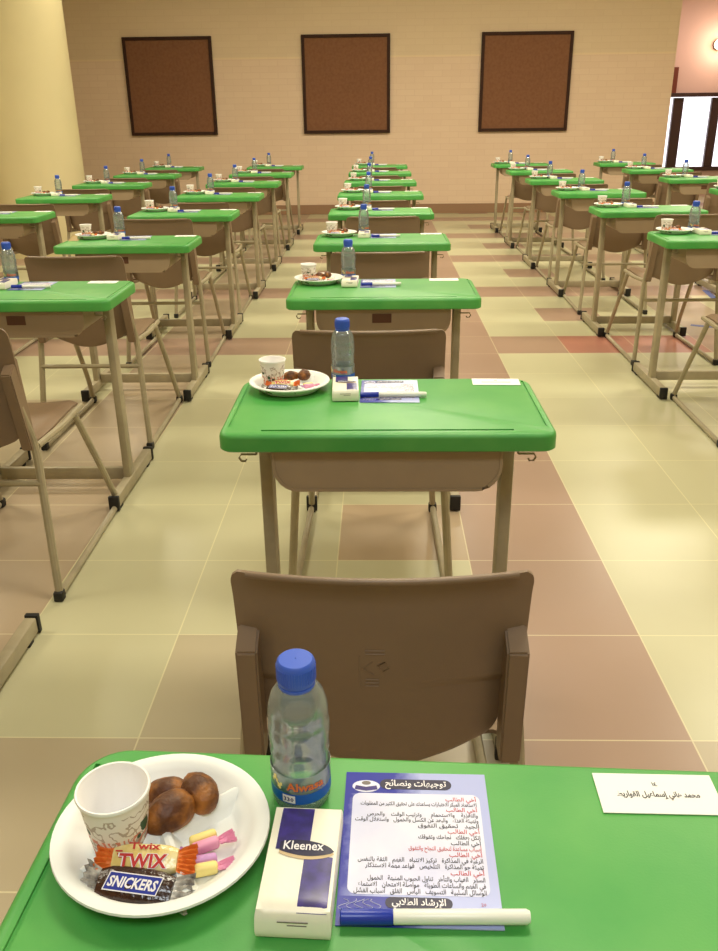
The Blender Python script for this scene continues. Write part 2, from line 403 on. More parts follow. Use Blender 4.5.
# far wall beyond the corner, with a wide window
FY = 15.0
wx0, wx1, wz0, wz1 = 4.35, 6.35, .36, 1.475
struct('wall_far', MB().box((4.0, FY + .1, (wz1 + .06 + 3.4) / 2), (5.4, .2, 3.4 - wz1 - .06), 'pinkwall')
       .box((4.0, FY + .1, wz0 / 2), (5.4, .2, wz0), 'pinkwall')
       .box((2.83, FY + .1, (wz0 + wz1 + .06) / 2), (3.04, .2, wz1 + .06 - wz0), 'pinkwall')
       .box((6.5, FY + .1, (wz0 + wz1 + .06) / 2), (.3, .2, wz1 + .06 - wz0), 'pinkwall'))
struct('wall_side', MB().box((3.78, 13.7, 1.7), (.16, 2.5, 3.4), 'pinkwall'))
win = MB()
win.box(((wx0 + wx1) / 2, FY - .03, wz1 + .03), (wx1 - wx0, .1, .06), 'alu', .004)
win.box(((wx0 + wx1) / 2, FY - .01, wz0 + .03), (wx1 - wx0, .1, .06), 'alu', .004)
for x, ww in ((wx0 + .03, .06), (4.84, .16), (5.44, .14), (5.95, .06), (wx1 - .03, .06)):
    win.box((x, FY + .02, (wz0 + wz1) / 2), (ww, .07, wz1 - wz0 - .02), 'alu', .004)
wo = win.obj('window_1', smooth=0); wo['kind'] = 'structure'
MB().box(((wx0 + wx1) / 2, FY + .05, (wz0 + wz1) / 2), (wx1 - wx0 - .04, .006, wz1 - wz0 - .02), 'pane').obj('window_pane', wo, 0)

# round column on the left
pil = MB().lathe([(.46, 0), (.46, .12), (.44, .13), (.44, 3.4)], 'plaster', 64, (-3.42, 8.95, 0))
po = struct('trim_1', pil, 40)
# dark door half hidden behind the column
d = MB().box((-4.75, WY - .056, .42), (.9, .06, .84), 'wood', .006)
dp = d.obj('low_cabinet', smooth=0)
for s_ in (-1, 1):
    q = MB().box((-4.75 + s_ * .22, WY - .094, .43), (.40, .016, .74), 'wood', .004).obj('door', dp, 0)
    MB().tube([(-4.75 + s_ * .05, WY - .106, .42), (-4.75 + s_ * .05, WY - .106, .52)], .006, 'frame').obj('handle', q)
tag(dp, 'dark brown low cabinet against the wall, left of the round column', 'cabinet')

# three brown notice boards
for (x0, x1, lab) in ((-3.335, -2.17, 'brown square notice board in dark frame, nearest the round column'),
                      (-.999, .157, 'brown square notice board in dark frame, middle of the three'),
                      (1.339, 2.518, 'brown square notice board in dark frame, nearest the bright window')):
    e = empty('notice_board', ((x0 + x1) / 2, WY, 1.045)); wd = x1 - x0; hh = 1.19
    MB().box((0, -.017, hh / 2), (wd - .05, .02, hh - .05), 'cork').obj('board_panel', e, 0)
    fr = MB()
    for sx in (-1, 1): fr.box((sx * (wd / 2 - .02), -.022, hh / 2), (.04, .042, hh), 'wood', .004)
    for z in (.02, hh - .02): fr.box((0, -.022, z), (wd - .08, .042, .04), 'wood', .004)
    fr.obj('board_frame', e, 0)
    tag(e, lab, 'notice board', 'brown notice boards on the far wall')
# wooden panel and lamp on the far wall
e = MB().box((4.72, FY - .03, 1.71), (.09, .05, .40), mat('red_brown_wood', (112, 50, 34), .5), .005).obj('wooden_post', smooth=0)
tag(e, 'narrow reddish brown wooden strip on the wall above the bright window', 'wood strip')
e = empty('wall_lamp', (5.33, FY - .001, 2.22))
MB().lathe([(.0, 0), (.07, 0), (.07, .02), (.03, .03), (.0, .03)], 'alu', 24).obj('lamp_base', e, rot=(PI / 2, 0, 0))
sh = [(.075 * math.sin(k * PI / 10), -.075 * math.cos(k * PI / 10)) for k in range(11)]; sh[0] = (0.0005, sh[0][1]); sh[-1] = (.0005, sh[-1][1])
MB().lathe(sh, 'lamp', 24).obj('lamp_globe', e, loc=(0, -.10, 0))
tag(e, 'round glowing wall lamp above the bright window', 'lamp')
pl = bpy.data.lights.new('lamp_light', 'POINT'); pl.energy = 12; pl.color = (1, .72, .52); pl.shadow_soft_size = .08
plo = bpy.data.objects.new('lamp_light', pl); plo.location = (5.36, FY - .28, 2.22); COL.objects.link(plo)

# blue tape on the floor, right
for (a, b_, lab) in (((2.52, 6.62), (2.43, 5.95), 'long strip of blue tape on the floor under the right desks'),
                     ((2.02, 5.46), (2.22, 5.36), 'short strip of blue tape on the floor by a desk foot at right')):
    A, B = Vector(a + (0,)), Vector(b_ + (0,)); dd = (B - A); ang = math.atan2(dd.y, dd.x)
    o = MB().box((0, 0, .0006), (dd.length, .045, .001), 'tape').obj('floor_tape', None, 0, tuple((A + B) / 2), (0, 0, ang)); tag(o, lab, 'tape')

# ------------------------------------------------------------ school desk
DW, DD, DH = .628, .36, .74
def boolean(body, cutters):
    o = bpy.data.objects.new('b', body); COL.objects.link(o); cs = []
    for c_ in cutters:
        c = bpy.data.objects.new('c', c_); COL.objects.link(c); cs.append(c)
        md = o.modifiers.new('x', 'BOOLEAN'); md.operation = 'DIFFERENCE'; md.solver = 'EXACT'; md.object = c
    dg = bpy.context.evaluated_depsgraph_get(); me = bpy.data.meshes.new_from_object(o.evaluated_get(dg))
    bpy.data.objects.remove(o)
    for c in cs: bpy.data.objects.remove(c)
    return me
def desktop_mesh():
    T = .036; mb = MB(); vs, fs = [], []
    rings = [(.004, -T), (0, -T + .003), (0, -.010), (.0012, -.005), (.004, -.0018), (.008, 0)]
    base = []
    for (ins, z) in rings:
        rr = rrect(DW - 2 * ins, DD - 2 * ins, [max(.004, q - ins) for q in (.028, .045, .045, .028)], 8); base.append(rr)
        vs += [(x, y, DH + z) for x, y in rr]
    n = len(base[0])
    for i in range(len(rings) - 1):
        for j in range(n): fs.append([i * n + j, i * n + (j + 1) % n, (i + 1) * n + (j + 1) % n, (i + 1) * n + j])
    fs.append(list(range(n))[::-1]); fs.append([(len(rings) - 1) * n + j for j in range(n)])
    mb.add(vs, fs, 'green')
    me = mb.mesh('desktop', 0)
    cut = [MB().box((.0, -DD / 2 + .024, DH), (.47, .0075, .007), 'green').mesh('c', 0)]
    for s_ in (-1, 1): cut.append(MB().box((s_ * (DW / 2 - .017), .01, DH), (.0045, .29, .006), 'green').mesh('c', 0))
    me = boolean(me, cut)
    me.polygons.foreach_set('use_smooth', [True] * len(me.polygons)); me.set_sharp_from_angle(angle=math.radians(28))
    return me
def make_desk(slot):
    e = empty('school_desk')
    o = bpy.data.objects.new('desktop', DESKTOP); COL.objects.link(o); o.parent = e
    # book tray: shallow steel tub with a rounded front panel
    mb = MB(); prof = []
    wt = .43; zt, zb = DH - .037, .618
    pts = []
    for k in range(7):
        a = k * PI / 2 / 6; pts.append((wt / 2 - .045 + .045 * math.cos(a), zb + .05 - .05 * math.sin(a)))
    outl = [(wt / 2, zt)] + pts + [(-x, z) for x, z in pts[::-1]] + [(-wt / 2, zt)]
    y0, y1 = -DD / 2 + .025, DD / 2 - .05
    n = len(outl); vs = []
    for y in (y0, y1): vs += [(x, y, z) for x, z in outl]
    fs = [[i, i + 1, n + i + 1, n + i] for i in range(n - 1)] + [list(range(n)), [n + i for i in range(n)][::-1], [n - 1, 0, n, 2 * n - 1]]
    mb.add(vs, fs, 'tray')
    # folded rim of the tray's front panel
    mb.tube([(x, y0, z) for x, z in outl], 0, 'tray', rect=(.004, .006))
    tr = mb.obj('book_tray', e)
    if slot: MB().box((-.005, y0 - .0012, .672), (.062, .002, .03), 'slot', .001).obj('slot', tr, 0)
    yl = .005
    for s_ in (-1, 1):
        g = MB().box((s_ * .25, yl, (.05 + DH - .037) / 2), (.026, .05, DH - .037 - .05), 'frame', .005).obj('leg', e)
        rn = MB().box((s_ * .25, (-.193 + .28) / 2, .034), (.032, .455, .044), 'frame', .004).obj('foot_runner', e)
        for yy in (-.196, .283):
            MB().box((s_ * .25, yy, .0315), (.037, .016, .055), 'black', .003).obj('end_cap', rn)
            MB().box((s_ * .25, yy * .80, .006), (.028, .03, .012), 'black', .002).obj('foot_pad', rn)
        hk = MB(); hk.tube([(s_ * 0.250, -.13, .682), (s_ * 0.280, -.13, .682), (s_ * 0.284, -.13, .675), (s_ * 0.280, -.13, .668), (s_ * .272, -.13, .668), (s_ * .270, -.13, .672)], .0022, 'frame', 6)
        hk.tube([(s_ * 0.250, -.13, .682), (s_ * 0.250, -.13, .704)], .0022, 'frame', 6)
        hk.obj('bag_hook', e)
    MB().box((0, .02, .058), (.468, .022, .046), 'frame', .003).obj('cross_bar', e)
    return e
DESKTOP = desktop_mesh()
desk_p = make_desk(False); desk_s = make_desk(True)

# ------------------------------------------------------------ school chair (origin: floor, under the near edge of its desk; back towards -y)
def make_chair():
    e = empty('school_chair')
    # frame: one bent tube per side (floor runner, rear leg, back upright, front leg)
    for s_ in (-1, 1):
        MB().tube([(s_ * .179, -.575, .60), (s_ * .183, -.555, .53), (s_ * .196, -.530, .43), (s_ * .222, -.60, .022)], .0115, 'frame', 10, smooth=.05).obj('rear_leg', e)
        MB().tube([(s_ * .222, -.60, .024), (s_ * .221, -.58, .0125), (s_ * .212, .01, .0125), (s_ * .211, .03, .024)], .0105, 'frame', 10).obj('floor_runner', e)
        MB().tube([(s_ * .211, .03, .022), (s_ * .203, -.02, .12), (s_ * .190, -.20, .408)], .011, 'frame', 10, smooth=.05).obj('front_leg', e)
        MB().tube([(s_ * .196, -.520, .425), (s_ * .190, -.30, .410), (s_ * .185, -.12, .412)], .0095, 'frame', 8).obj('seat_rail', e)
        for yy in (-.602, .03):
            MB().box((s_ * (.222 if yy < 0 else .211), yy, .015), (.028, .032, .030), 'black', .006).obj('foot_cap', e)
    MB().tube([(-.204, -.551, .330), (.204, -.551, .330)], .0085, 'frame', 8).obj('cross_bar', e)
    # backrest: curved shell
    NX, NZ = 30, 50; sh_ = MB(); vs = []; th = .006
    zt, zb = .755, .405
    def pt(i, j, off):
        a = i / NX * 2 - 1; t = j / NZ
        zc = zb + (zt - zb) * t
        hw = .1925
        if t < .48: hw = .166 + .004 * t
        # rounded lower corners
        if t < .22: hw = .167 - .055 * (1 - math.sqrt(max(0, 1 - ((.22 - t) / .22) ** 2)))
        if t > .94: hw = .1925 - .011 * (1 - math.sqrt(max(0, 1 - ((t - .93) / .07) ** 2)))
        x = a * hw
        z = zc - (.012 * a * a if t < .3 else 0) * 0 + (.026 * (a * a) * max(0, (1 - t / .45)))
        bow = -.030 * (1 - a * a) * (1 - .25 * t)
        y = -.518 - .055 * ((z - .44) / .3) + bow + (-.010 * max(0, (t - .85) / .15) ** 2)
        return (x, y + off, z)
    for off in (0, th):
        for j in range(NZ + 1):
            for i in range(NX + 1): vs.append(pt(i, j, off))
    K = (NX + 1) * (NZ + 1); fs = []
    for j in range(NZ):
        for i in range(NX):
            q = j * (NX + 1) + i; fs.append([q, q + 1, q + NX + 2, q + NX + 1]); fs.append([K + q, K + q + NX + 1, K + q + NX + 2, K + q + 1])
    for i in range(NX):
        fs.append([i, K + i, K + i + 1, i + 1]); q = NZ * (NX + 1) + i; fs.append([q, q + 1, K + q + 1, K + q])
    for j in range(NZ):
        q = j * (NX + 1); fs.append([q, q + NX + 1, K + q + NX + 1, K + q]); q += NX; fs.append([q, K + q, K + q + NX + 1, q + NX + 1])
    sh_.add(vs, fs, 'brown')
    # rolled top lip
    lip = [pt(i, NZ, -.003) for i in range(1, NX)]; sh_.tube([(x, y + .001, z - .001) for x, y, z in lip], .0048, 'brown', 8)
    back = sh_.obj('backrest', e, 50)
    # moulded mark on the back of the shell
    mk = MB()
    def bp_(x, z): 
        t = (z - zb) / (zt - zb); a = x / .19
        return -.518 - .055 * ((z - .44) / .3) - .030 * (1 - a * a) * (1 - .25 * t) - .0006
    def stroke(pts): mk.tube([(x, bp_(x, z), z) for x, z in pts], .0008, 'brown', 5)
    for z in (.632, .626, .58, .574, .568): stroke([(-.022 + (0 if z > .6 else .0), z), (.004 if z > .6 else -.004, z)])
    for p in ([(-.03, .622), (-.03, .565)], [(-.026, .60), (-.012, .612)], [(-.026, .60), (-.010, .588)], [(-.006, .605), (.004, .612), (.010, .602), (.002, .595), (-.006, .605)]): stroke(p)
    mk.obj('moulded_mark', back)
    # channels that clasp the steel uprights
    for s_ in (-1, 1):
        c = MB(); x = s_ * .176
        prof = [(-.585, .425), (-.545, .425), (-.566, .672), (-.625, .640)]
        vs = []
        for xx in (x - .0145, x + .0145): vs += [(xx + s_ * .006 * (1 if z < .5 else 0), y, z) for y, z in prof]
        vs = [(v[0], v[1] + .028, v[2]) for v in vs]
        c.add(vs, [[0, 1, 2, 3], [7, 6, 5, 4], [0, 4, 5, 1], [1, 5, 6, 2], [2, 6, 7, 3], [3, 7, 4, 0]], 'brown')
        b = bmesh.new(); me = c.mesh('x', 0); b.from_mesh(me); bmesh.ops.bevel(b, geom=b.edges[:], offset=.003, segments=2, affect='EDGES')
        MB().bm(b, 'brown').obj('side_bracket', back)
    # seat: shallow dished shell with turned-down edges
    st = MB(); NXs, NYs = 16, 12; vs = []
    for off in (0, -.007):
        for j in range(NYs + 1):
            for i in range(NXs + 1):
                a = i / NXs * 2 - 1; t = j / NYs
                hw = .186 - .010 * t; x = a * hw; y = -.515 + .415 * t
                z = .438 - .010 * (1 - a * a) + .016 * max(0, (.2 - t) / .2) ** 2 - .016 * max(0, (t - .85) / .15) ** 2 - .012 * max(0, (abs(a) - .88) / .12) ** 2
                vs.append((x, y, z + off))
    K = (NXs + 1) * (NYs + 1); fs = []
    for j in range(NYs):
        for i in range(NXs):
            q = j * (NXs + 1) + i; fs.append([q, q + 1, q + NXs + 2, q + NXs + 1]); fs.append([K + q, K + q + NXs + 1, K + q + NXs + 2, K + q + 1])
    for i in range(NXs):
        fs.append([i, K + i, K + i + 1, i + 1]); q = NYs * (NXs + 1) + i; fs.append([q, q + 1, K + q + 1, K + q])
    for j in range(NYs):
        q = j * (NXs + 1); fs.append([q, q + NXs + 1, K + q + NXs + 1, K + q]); q += NXs; fs.append([q, K + q, K + q + NXs + 1, q + NXs + 1])
    st.add(vs, fs, 'brown')
    st.obj('seat', e, 50)
    return e
chair_p = make_chair()

# ------------------------------------------------------------ things on the desks
def make_plate():
    mb = MB()
    prof = [(.0005, .0), (.060, 0), (.063, .0015), (.078, .0165), (.0865, .0172), (.0885, .0185), (.088, .0205), (.084, .0208), (.0775, .0195), (.073, .015), (.061, .0045), (.058, .003), (.0005, .003)]
    mb.lathe(prof, 'foam', 56, close=False)
    def ridge(p, q, n=10):
        A, B = Vector(p + (0,)), Vector(q + (0,)); t = (B - A).normalized(); s_ = Vector((-t.y, t.x, 0)); vs = []
        prof_ = [(-.0115, .0025), (-.0065, .009), (-.0032, .0158), (0, .0172), (.0032, .0158), (.0065, .009), (.0115, .0025)]
        for P in (A, B): vs += [P * ((.059 + (z - .0025) * .85) / .076 if P.length > .05 else 1) + s_ * a + Vector((0, 0, z)) for a, z in prof_]
        k = len(prof_); fs = [[i, i + 1, k + i + 1, k + i] for i in range(k - 1)] + [list(range(k)), [k + i for i in range(k)][::-1]]
        mb.add(vs, fs, 'foam')
    a = math.radians(40); ridge((-.076 * math.cos(a), -.076 * math.sin(a) + .003), (.076 * math.cos(a), .076 * math.sin(a) + .003))
    b_ = math.radians(-62); ridge((.002, 0), (.076 * math.cos(b_), .076 * math.sin(b_)))
    mb.v = [(x * .97, y * .935, z) for x, y, z in mb.v]
    return mb.obj('foam_plate', None, 40)
def make_cup():
    mb = MB()
    mb.lathe([(.0005, .003), (.0195, .003), (.0195, 0), (.0207, 0), (.0272, .056)], 'cup', 40, close=False)
    mb.lathe([(.0272, .056), (.0284, .0565), (.0288, .058), (.0282, .0595), (.0268, .0592), (.0262, .0575), (.0197, .005), (.0005, .005)], 'cupin', 40, close=False)
    return mb.obj('paper_cup', None, 40)
def make_bottle():
    R_ = .0252
    e = empty('water_bottle')
    out = [(.0005, .003), (.012, .002), (.020, 0), (.0232, .002), (.0246, .006), (.0248, .014), (.0248, .042), (.0244, .045), (.0238, .050), (.0248, .054), (.0250, .058), (.0236, .062),
           (.0252, .068), (.0256, .080), (.0254, .084), (.0240, .088), (.0250, .092), (.0243, .100), (.0215, .111), (.0165, .119), (.0125, .123), (.0122, .130)]
    inn = [(max(.0005, r_ - .0007), z + .0005) for r_, z in out[::-1]]
    body = MB().lathe(out + inn, 'pet', 40, close=False).obj('bottle_body', e, 60)
    wl = [(r_ - .0012 if r_ > .01 else .0005, z + .001) for r_, z in out if z < .1095] 
    wl[0] = (.0005, .0042); wl[1] = (.0108, .0034)
    wl += [(.0200, .1110), (.0005, .1110)]
    MB().lathe(wl, 'water', 40, close=False).obj('water', e, 60)
    cp = [(.0005, .1235)] + [(.0150, .1235), (.0155, .125), (.0155, .140), (.0150, .1435), (.0135, .145), (.0005, .1452)]
    cb = MB(); n = 60; 
    cb.lathe(cp, 'cap_blue', 48, close=False)
    for k in range(48):
        a = 2 * PI * k / 48; cb.box((.0157 * math.cos(a), .0157 * math.sin(a), .1335), (.0008, .0009, .013), 'cap_blue', rot=Matrix.Rotation(a, 4, 'Z'))
    cb.lathe([(.0135, .1190), (.0150, .1195), (.0152, .1225), (.0135, .1230)], 'cap_blue', 40, close=False)
    cb.obj('screw_cap', e, 40)
    lb = MB(); r1 = .0253
    lb.lathe([(r1, .014), (r1 + .0002, .0141), (r1 + .0002, .0245), (r1, .0246)], 'bluelabel', 48, close=False)
    lb.lathe([(r1, .0247), (r1 + .0002, .0248), (r1 + .0002, .0425), (r1, .0426)], 'labelfilm', 48, close=False)
    r2 = r1 + .0005
    def wrap(zc, a0, rr=r2):
        def fn(x, y, z): a = a0 + x / rr; return (rr * math.cos(a), rr * math.sin(a), zc + y)
        return fn
    lb.text('Alwasa', .0115, 'orange', None, fn=wrap(.0290, -PI / 2 + .25), weight=.03, res=2)
    lb.text('Alwasa', .0115, 'label_blue', None, fn=wrap(.0281, -PI / 2 + .28, r2 - .0001), weight=.015, res=2)
    for k in range(7):
        a = -PI / 2 - .95 + .06 * k; lb.box((r2 * math.cos(a), r2 * math.sin(a), .034 + .004 * math.sin(k)), (.0004, .0016, .003 + .001 * (k % 3)), 'yellow', rot=Matrix.Rotation(a, 4, 'Z'))
    vs = []
    for k in range(9):
        a = -PI / 2 - .55 + .055 * k
        for z in (.0155, .0235): vs.append((r2 * math.cos(a), r2 * math.sin(a), z))
    lb.add(vs, [[2 * k, 2 * k + 2, 2 * k + 3, 2 * k + 1] for k in range(8)], 'label_white')
    lb.text('330', .0062, 'navy', None, fn=wrap(.0173, -PI / 2 - .33, r2 + .0002), weight=.02)
    lb.obj('label', e, 40)
    e.scale = (1, 1, .975)
    return e
def make_tissue():
    W_, L_, H_ = .0545, .103, .025
    b = bmesh.new(); bmesh.ops.create_cube(b, size=1); bmesh.ops.subdivide_edges(b, edges=b.edges[:], cuts=7, use_grid_fill=True)
    for v in b.verts:
        x, y, z = v.co * 2
        k = (abs(x) ** 7 + abs(y) ** 9) ; sq = 1 - .03 * (abs(z) ** 4)
        zz = z * (1 - .10 * min(1, k)) + .03 * (noise.noise(Vector((x * 2, y * 3, z * 2))))
        v.co = Vector((x * W_ / 2 * sq, y * L_ / 2 * (1 - .045 * z * (y < 0) - .05 * abs(z) ** 3), H_ / 2 + zz * H_ / 2 * .97))
    lo = min(v.co.z for v in b.verts)
    for v in b.verts: v.co.z -= lo
    pts = [(v.co.copy()) for v in b.verts]
    from mathutils.bvhtree import BVHTree
    bmesh.ops.triangulate(b, faces=b.faces[:]); bvh = BVHTree.FromBMesh(b)
    def top(x, y, z=0):
        h = bvh.ray_cast(Vector((x, y, .1)), Vector((0, 0, -1)))[0]; return (x, y, (h.z if h else H_) + .0004)
    mb = MB(); mb.bm(b, 'tissue')
    def patch(u0, u1, v0, v1, m, lift=0, shear=0):
        n = 8; vs = []
        for j in range(n + 1):
            for i in range(n + 1):
                u_ = u0 + (u1 - u0) * i / n; v_ = v0 + (v1 - v0) * j / n
                p = top((u_ - .5) * W_ * .94, (.5 - v_) * L_ * .93 + shear * (u_ - .5)); vs.append((p[0], p[1], p[2] + lift))
        mb.add(vs, [[j * (n + 1) + i, j * (n + 1) + i + 1, (j + 1) * (n + 1) + i + 1, (j + 1) * (n + 1) + i] for j in range(n) for i in range(n)], m)
    patch(.10, .60, .0, .44, 'navy'); patch(.55, .97, .50, 1.0, 'navy')
    # banner across the middle: dark leaf shape with a tan lower edge
    def leaf(m, dy, lift, th):
        vs = []; n = 16
        for i in range(n + 1):
            u_ = .16 + .82 * i / n; hgt = th * math.sin(PI * min(1, .12 + .88 * i / n)) ** .6
            for s_ in (-1, 1):
                p = top((u_ - .5) * W_ * .94, (.5 - .425) * L_ * .93 + dy + s_ * hgt - .004 * (u_ - .5) ); vs.append((p[0], p[1], p[2] + lift))
        mb.add(vs, [[2 * i, 2 * i + 2, 2 * i + 3, 2 * i + 1] for i in range(n)], m)
    leaf('tan', -.0022, .0002, .0082); leaf('pill', 0, .0004, .0074)
    def ft(x, y, z):
        p = top(x + .001, y + .0050); return (p[0], p[1], p[2] + .0008)
    mb.text('Kleenex', .0118, 'label_white', None, fn=ft, weight=.015, res=2, width=.031)
    fy = -L_ / 2 - .0002
    for (z, w_, x) in ((.0165, .022, 0), (.0135, .014, .003)):
        mb.box((x, fy * .990, z), (w_, .0004, .0009), 'grey')
    mb.box((.014, fy * .990, .010), (.014, .0004, .0028), 'navy')
    return mb.obj('tissue_pack', None, 50)
LINES = [('r', 'أخي الطالب'), ('b', 'الاستعداد المبكر للاختبارات يساعدك على تحقيق الكثير من المطلوبات'), ('r', 'أخي الطالب'),
         ('b', 'والتغذية    والاستحمام      وترتيب الوقت    والحرص'), ('b', 'وتهيئة الغذاء   والبعد عن الكسل والخمول   واستغلال الوقت'), ('b', 'الجيد   تحقيق التفوق'),
         ('r', 'أخي الطالب'), ('b', 'اتكل بعقلك   نجاحك وتفوقك'), ('b', 'أخي الطالب'), ('r', 'أسباب مساعدة لتحقيق النجاح والتفوق'), ('r', 'أخي الطالب'),
         ('b', 'الرغبة في المذاكرة   تركيز الانتباه   الفهم   الثقة بالنفس'), ('b', 'تهيئة جو المذاكرة   التلخيص   قواعد مهمة للاستذكار'), ('r', 'أخي الطالب'),
         ('b', 'السهر   الغياب والتأخر   تناول الحبوب المنبهة   الخمول'), ('b', 'في الفهم والساعات الطويلة   مواصلة الامتحان   الاستماع'), ('b', 'الوسائل السلبية   التسويف   اليأس   القلق   أسباب الفشل')]
WID = [.026, .098, .026, .092, .102, .050, .026, .050, .024, .058, .026, .098, .092, .026, .090, .097, .100]
def make_leaflet():
    W_, L_ = .122, .155; mb = MB(); ys = .94
    mb.box((0, 0, .0005), (W_, L_, .0009), 'leaflet')
    T_ = lambda x, y, z: Matrix.Translation((x, y, z))
    z = .0010
    mb.add([(x, y, z + .0001) for x, y in rrect(.108, .109, .007, 5, 0, .0012)], [list(range(24))], 'panel')
    mb.add([(x, y, z + .0002) for x, y in rrect(.062, .0125, .006, 5, .0, .0672)], [list(range(24))], 'pill')
    mb.add([(x, y, z + .0002) for x, y in rrect(.050, .0105, .005, 5, .0, -.0605)], [list(range(24))], 'pill')
    mb.text(arabic('توجيهات ونصائح'), .0105, 'label_white', T_(0, .0648, z + .0004), width=.053, weight=.02, res=2)
    mb.text(arabic('الإرشاد الطلابي'), .0085, 'label_white', T_(0, -.0625, z + .0004), width=.040, weight=.02, res=2)
    y = .0475
    for (k, t), wd in zip(LINES, WID):
        mb.text(arabic(t), .0062, 'redink' if k == 'r' else 'ink', T_(.051, y, z + .0003), 'RIGHT', width=wd, weight=.012)
        y -= .00620
    # round emblem with an open book, top left
    cx, cy = -.043, .064
    mb.add([(cx + .012 * math.cos(a * PI / 12), cy + .0075 * math.sin(a * PI / 12), z + .0002) for a in range(24)], [list(range(24))], 'panel')
    mb.add([(cx - .010, cy - .004, z + .0003), (cx, cy - .006, z + .0003), (cx, cy - .001, z + .0003), (cx - .009, cy + .001, z + .0003)], [[0, 1, 2, 3]], 'navy')
    mb.add([(cx + .010, cy - .004, z + .0003), (cx + .009, cy + .001, z + .0003), (cx, cy - .001, z + .0003), (cx, cy - .006, z + .0003)], [[0, 1, 2, 3]], 'navy')
    mb.add([(cx + .004 * math.cos(a * PI / 8), cy + .004 + .0025 * math.sin(a * PI / 8), z + .0003) for a in range(16)], [list(range(16))], 'grey')
    # pale curved lines of the print along the lower left edge
    for q in range(5):
        pts = [(-.056 + .006 * q + .004 * math.sin(t * .9 + q), -.058 - .012 * t / 8, z + .0002) for t in range(9)]
        mb.tube(pts, .0003, 'panel', 4)
    mb.text('20', .004, 'redink', T_(.048, -.062, z + .0003))
    mb.keepn = True
    mb.v = [(a, b if abs(b) > .077 else b * .945, c) for a, b, c in mb.v]
    return mb.obj('leaflet', None, 0)
def make_marker():
    e = empty('marker_pen'); r_ = .0056
    X = Matrix.Rotation(PI / 2, 4, 'Y')
    def lt(prof, m, name, par):
        mb = MB().lathe(prof, m, 24, close=False); o = mb.obj(name, par, 40, (0, 0, r_), (0, PI / 2, 0)); return o
    lt([(.0003, -.0685), (.0046, -.0685), (.0056, -.0675), (.0056, -.031), (.0050, -.030), (.0003, -.030)], 'pen_blue', 'pen_cap', e)
    lt([(.0003, -.0299), (.0050, -.0299), (.0053, -.029), (.0053, .066), (.0045, .0675), (.0042, .0685), (.0003, .0685)], 'pen_white', 'barrel', e)
    return e
def make_card(text):
    mb = MB(); mb.box((0, 0, .0004), (.102, .046, .0007), 'white')
    if text:
        mb.text('١٤', .0062, 'ink', Matrix.Translation((0, .0085, .0009)), weight=.02, res=2)
        mb.text(arabic('محمد هاني إسماعيل القواريط'), .0085, 'ink', Matrix.Translation((0, -.004, .0009)), width=.070, weight=.03, res=2)
    else:
        for (y, w_) in ((.010, .006), (-.003, .062)): mb.box((0, y, .00085), (w_, .0022, .0002), 'ink')
    return mb.obj('name_card', None, 0)
def crinkle(mb, x0, x1, w0, w1, m, seed, n=12):
    rnd = random.Random(seed); vs = []; K = 6
    for j in range(K + 1):
        t = j / K
        for i in range(n + 1):
            a = i / n * 2 - 1; ww = w0 + (w1 - w0) * t ** .7
            vs.append((x0 + (x1 - x0) * t + rnd.uniform(-.0006, .0006), a * ww + rnd.uniform(-.0004, .0004), ((-1) ** i) * .0018 * t + rnd.uniform(-.0006, .0006) + .0005))
    fs = [[j * (n + 1) + i, j * (n + 1) + i + 1, (j + 1) * (n + 1) + i + 1, (j + 1) * (n + 1) + i] for j in range(K) for i in range(n)]
    k0 = len(vs); vs2 = vs + [(x, y, z - .0004) for x, y, z in vs]; mb.add(vs2, fs + [[k0 + i for i in f_[::-1]] for f_ in fs], m)
def make_bar(name, body, ends, L_, W_, H_, seed):
    b = bmesh.new(); bmesh.ops.create_cube(b, size=1); bmesh.ops.subdivide_edges(b, edges=b.edges[:], cuts=6, use_grid_fill=True)
    for v in b.verts:
        x, y, z = v.co * 2
        t = 1 - .45 * abs(x) ** 4
        v.co = Vector((x * L_ / 2, y * W_ / 2 * (1 - .25 * abs(x) ** 4) * math.sqrt(1 - .35 * z * z), z * H_ / 2 * t * math.sqrt(1 - .35 * y * y) + .0008 * noise.noise(Vector((x * 3, y * 3, z * 3 + seed)))))
    mb = MB().bm(b, body)
    o = mb.obj(name, None, 60)
    for s_ in (-1, 1):
        q = MB(); crinkle(q, s_ * L_ * .46, s_ * (L_ * .5 + .013), W_ * .28, W_ * .55, ends, seed + s_); q.obj('wrapper_end', o, 0)
    return o
def make_snickers():
    o = make_bar('chocolate_bar', 'choc', 'foil', .052, .025, .014, 3)
    lb = MB(); z = .0071
    sk = lambda x, y: (x + .18 * y, y)
    def q(w_, h_, m, zz): lb.add([sk(a * w_ / 2, b_ * h_ / 2) + (zz,) for a, b_ in ((-1, -1), (1, -1), (1, 1), (-1, 1))], [[0, 1, 2, 3]], m)
    q(.038, .0125, 'label_white', z); q(.0365, .011, 'label_blue', z + .0001)
    lb.text('SNICKERS', .0095, 'label_white', Matrix.Translation((0, -.0033, z + .0003)), width=.034, weight=.03, res=2, fn=lambda x, y, z_: (x + .18 * (y - .003), y, 0))
    lb.keepn = True; lb.obj('printed_label', o, 0); return o
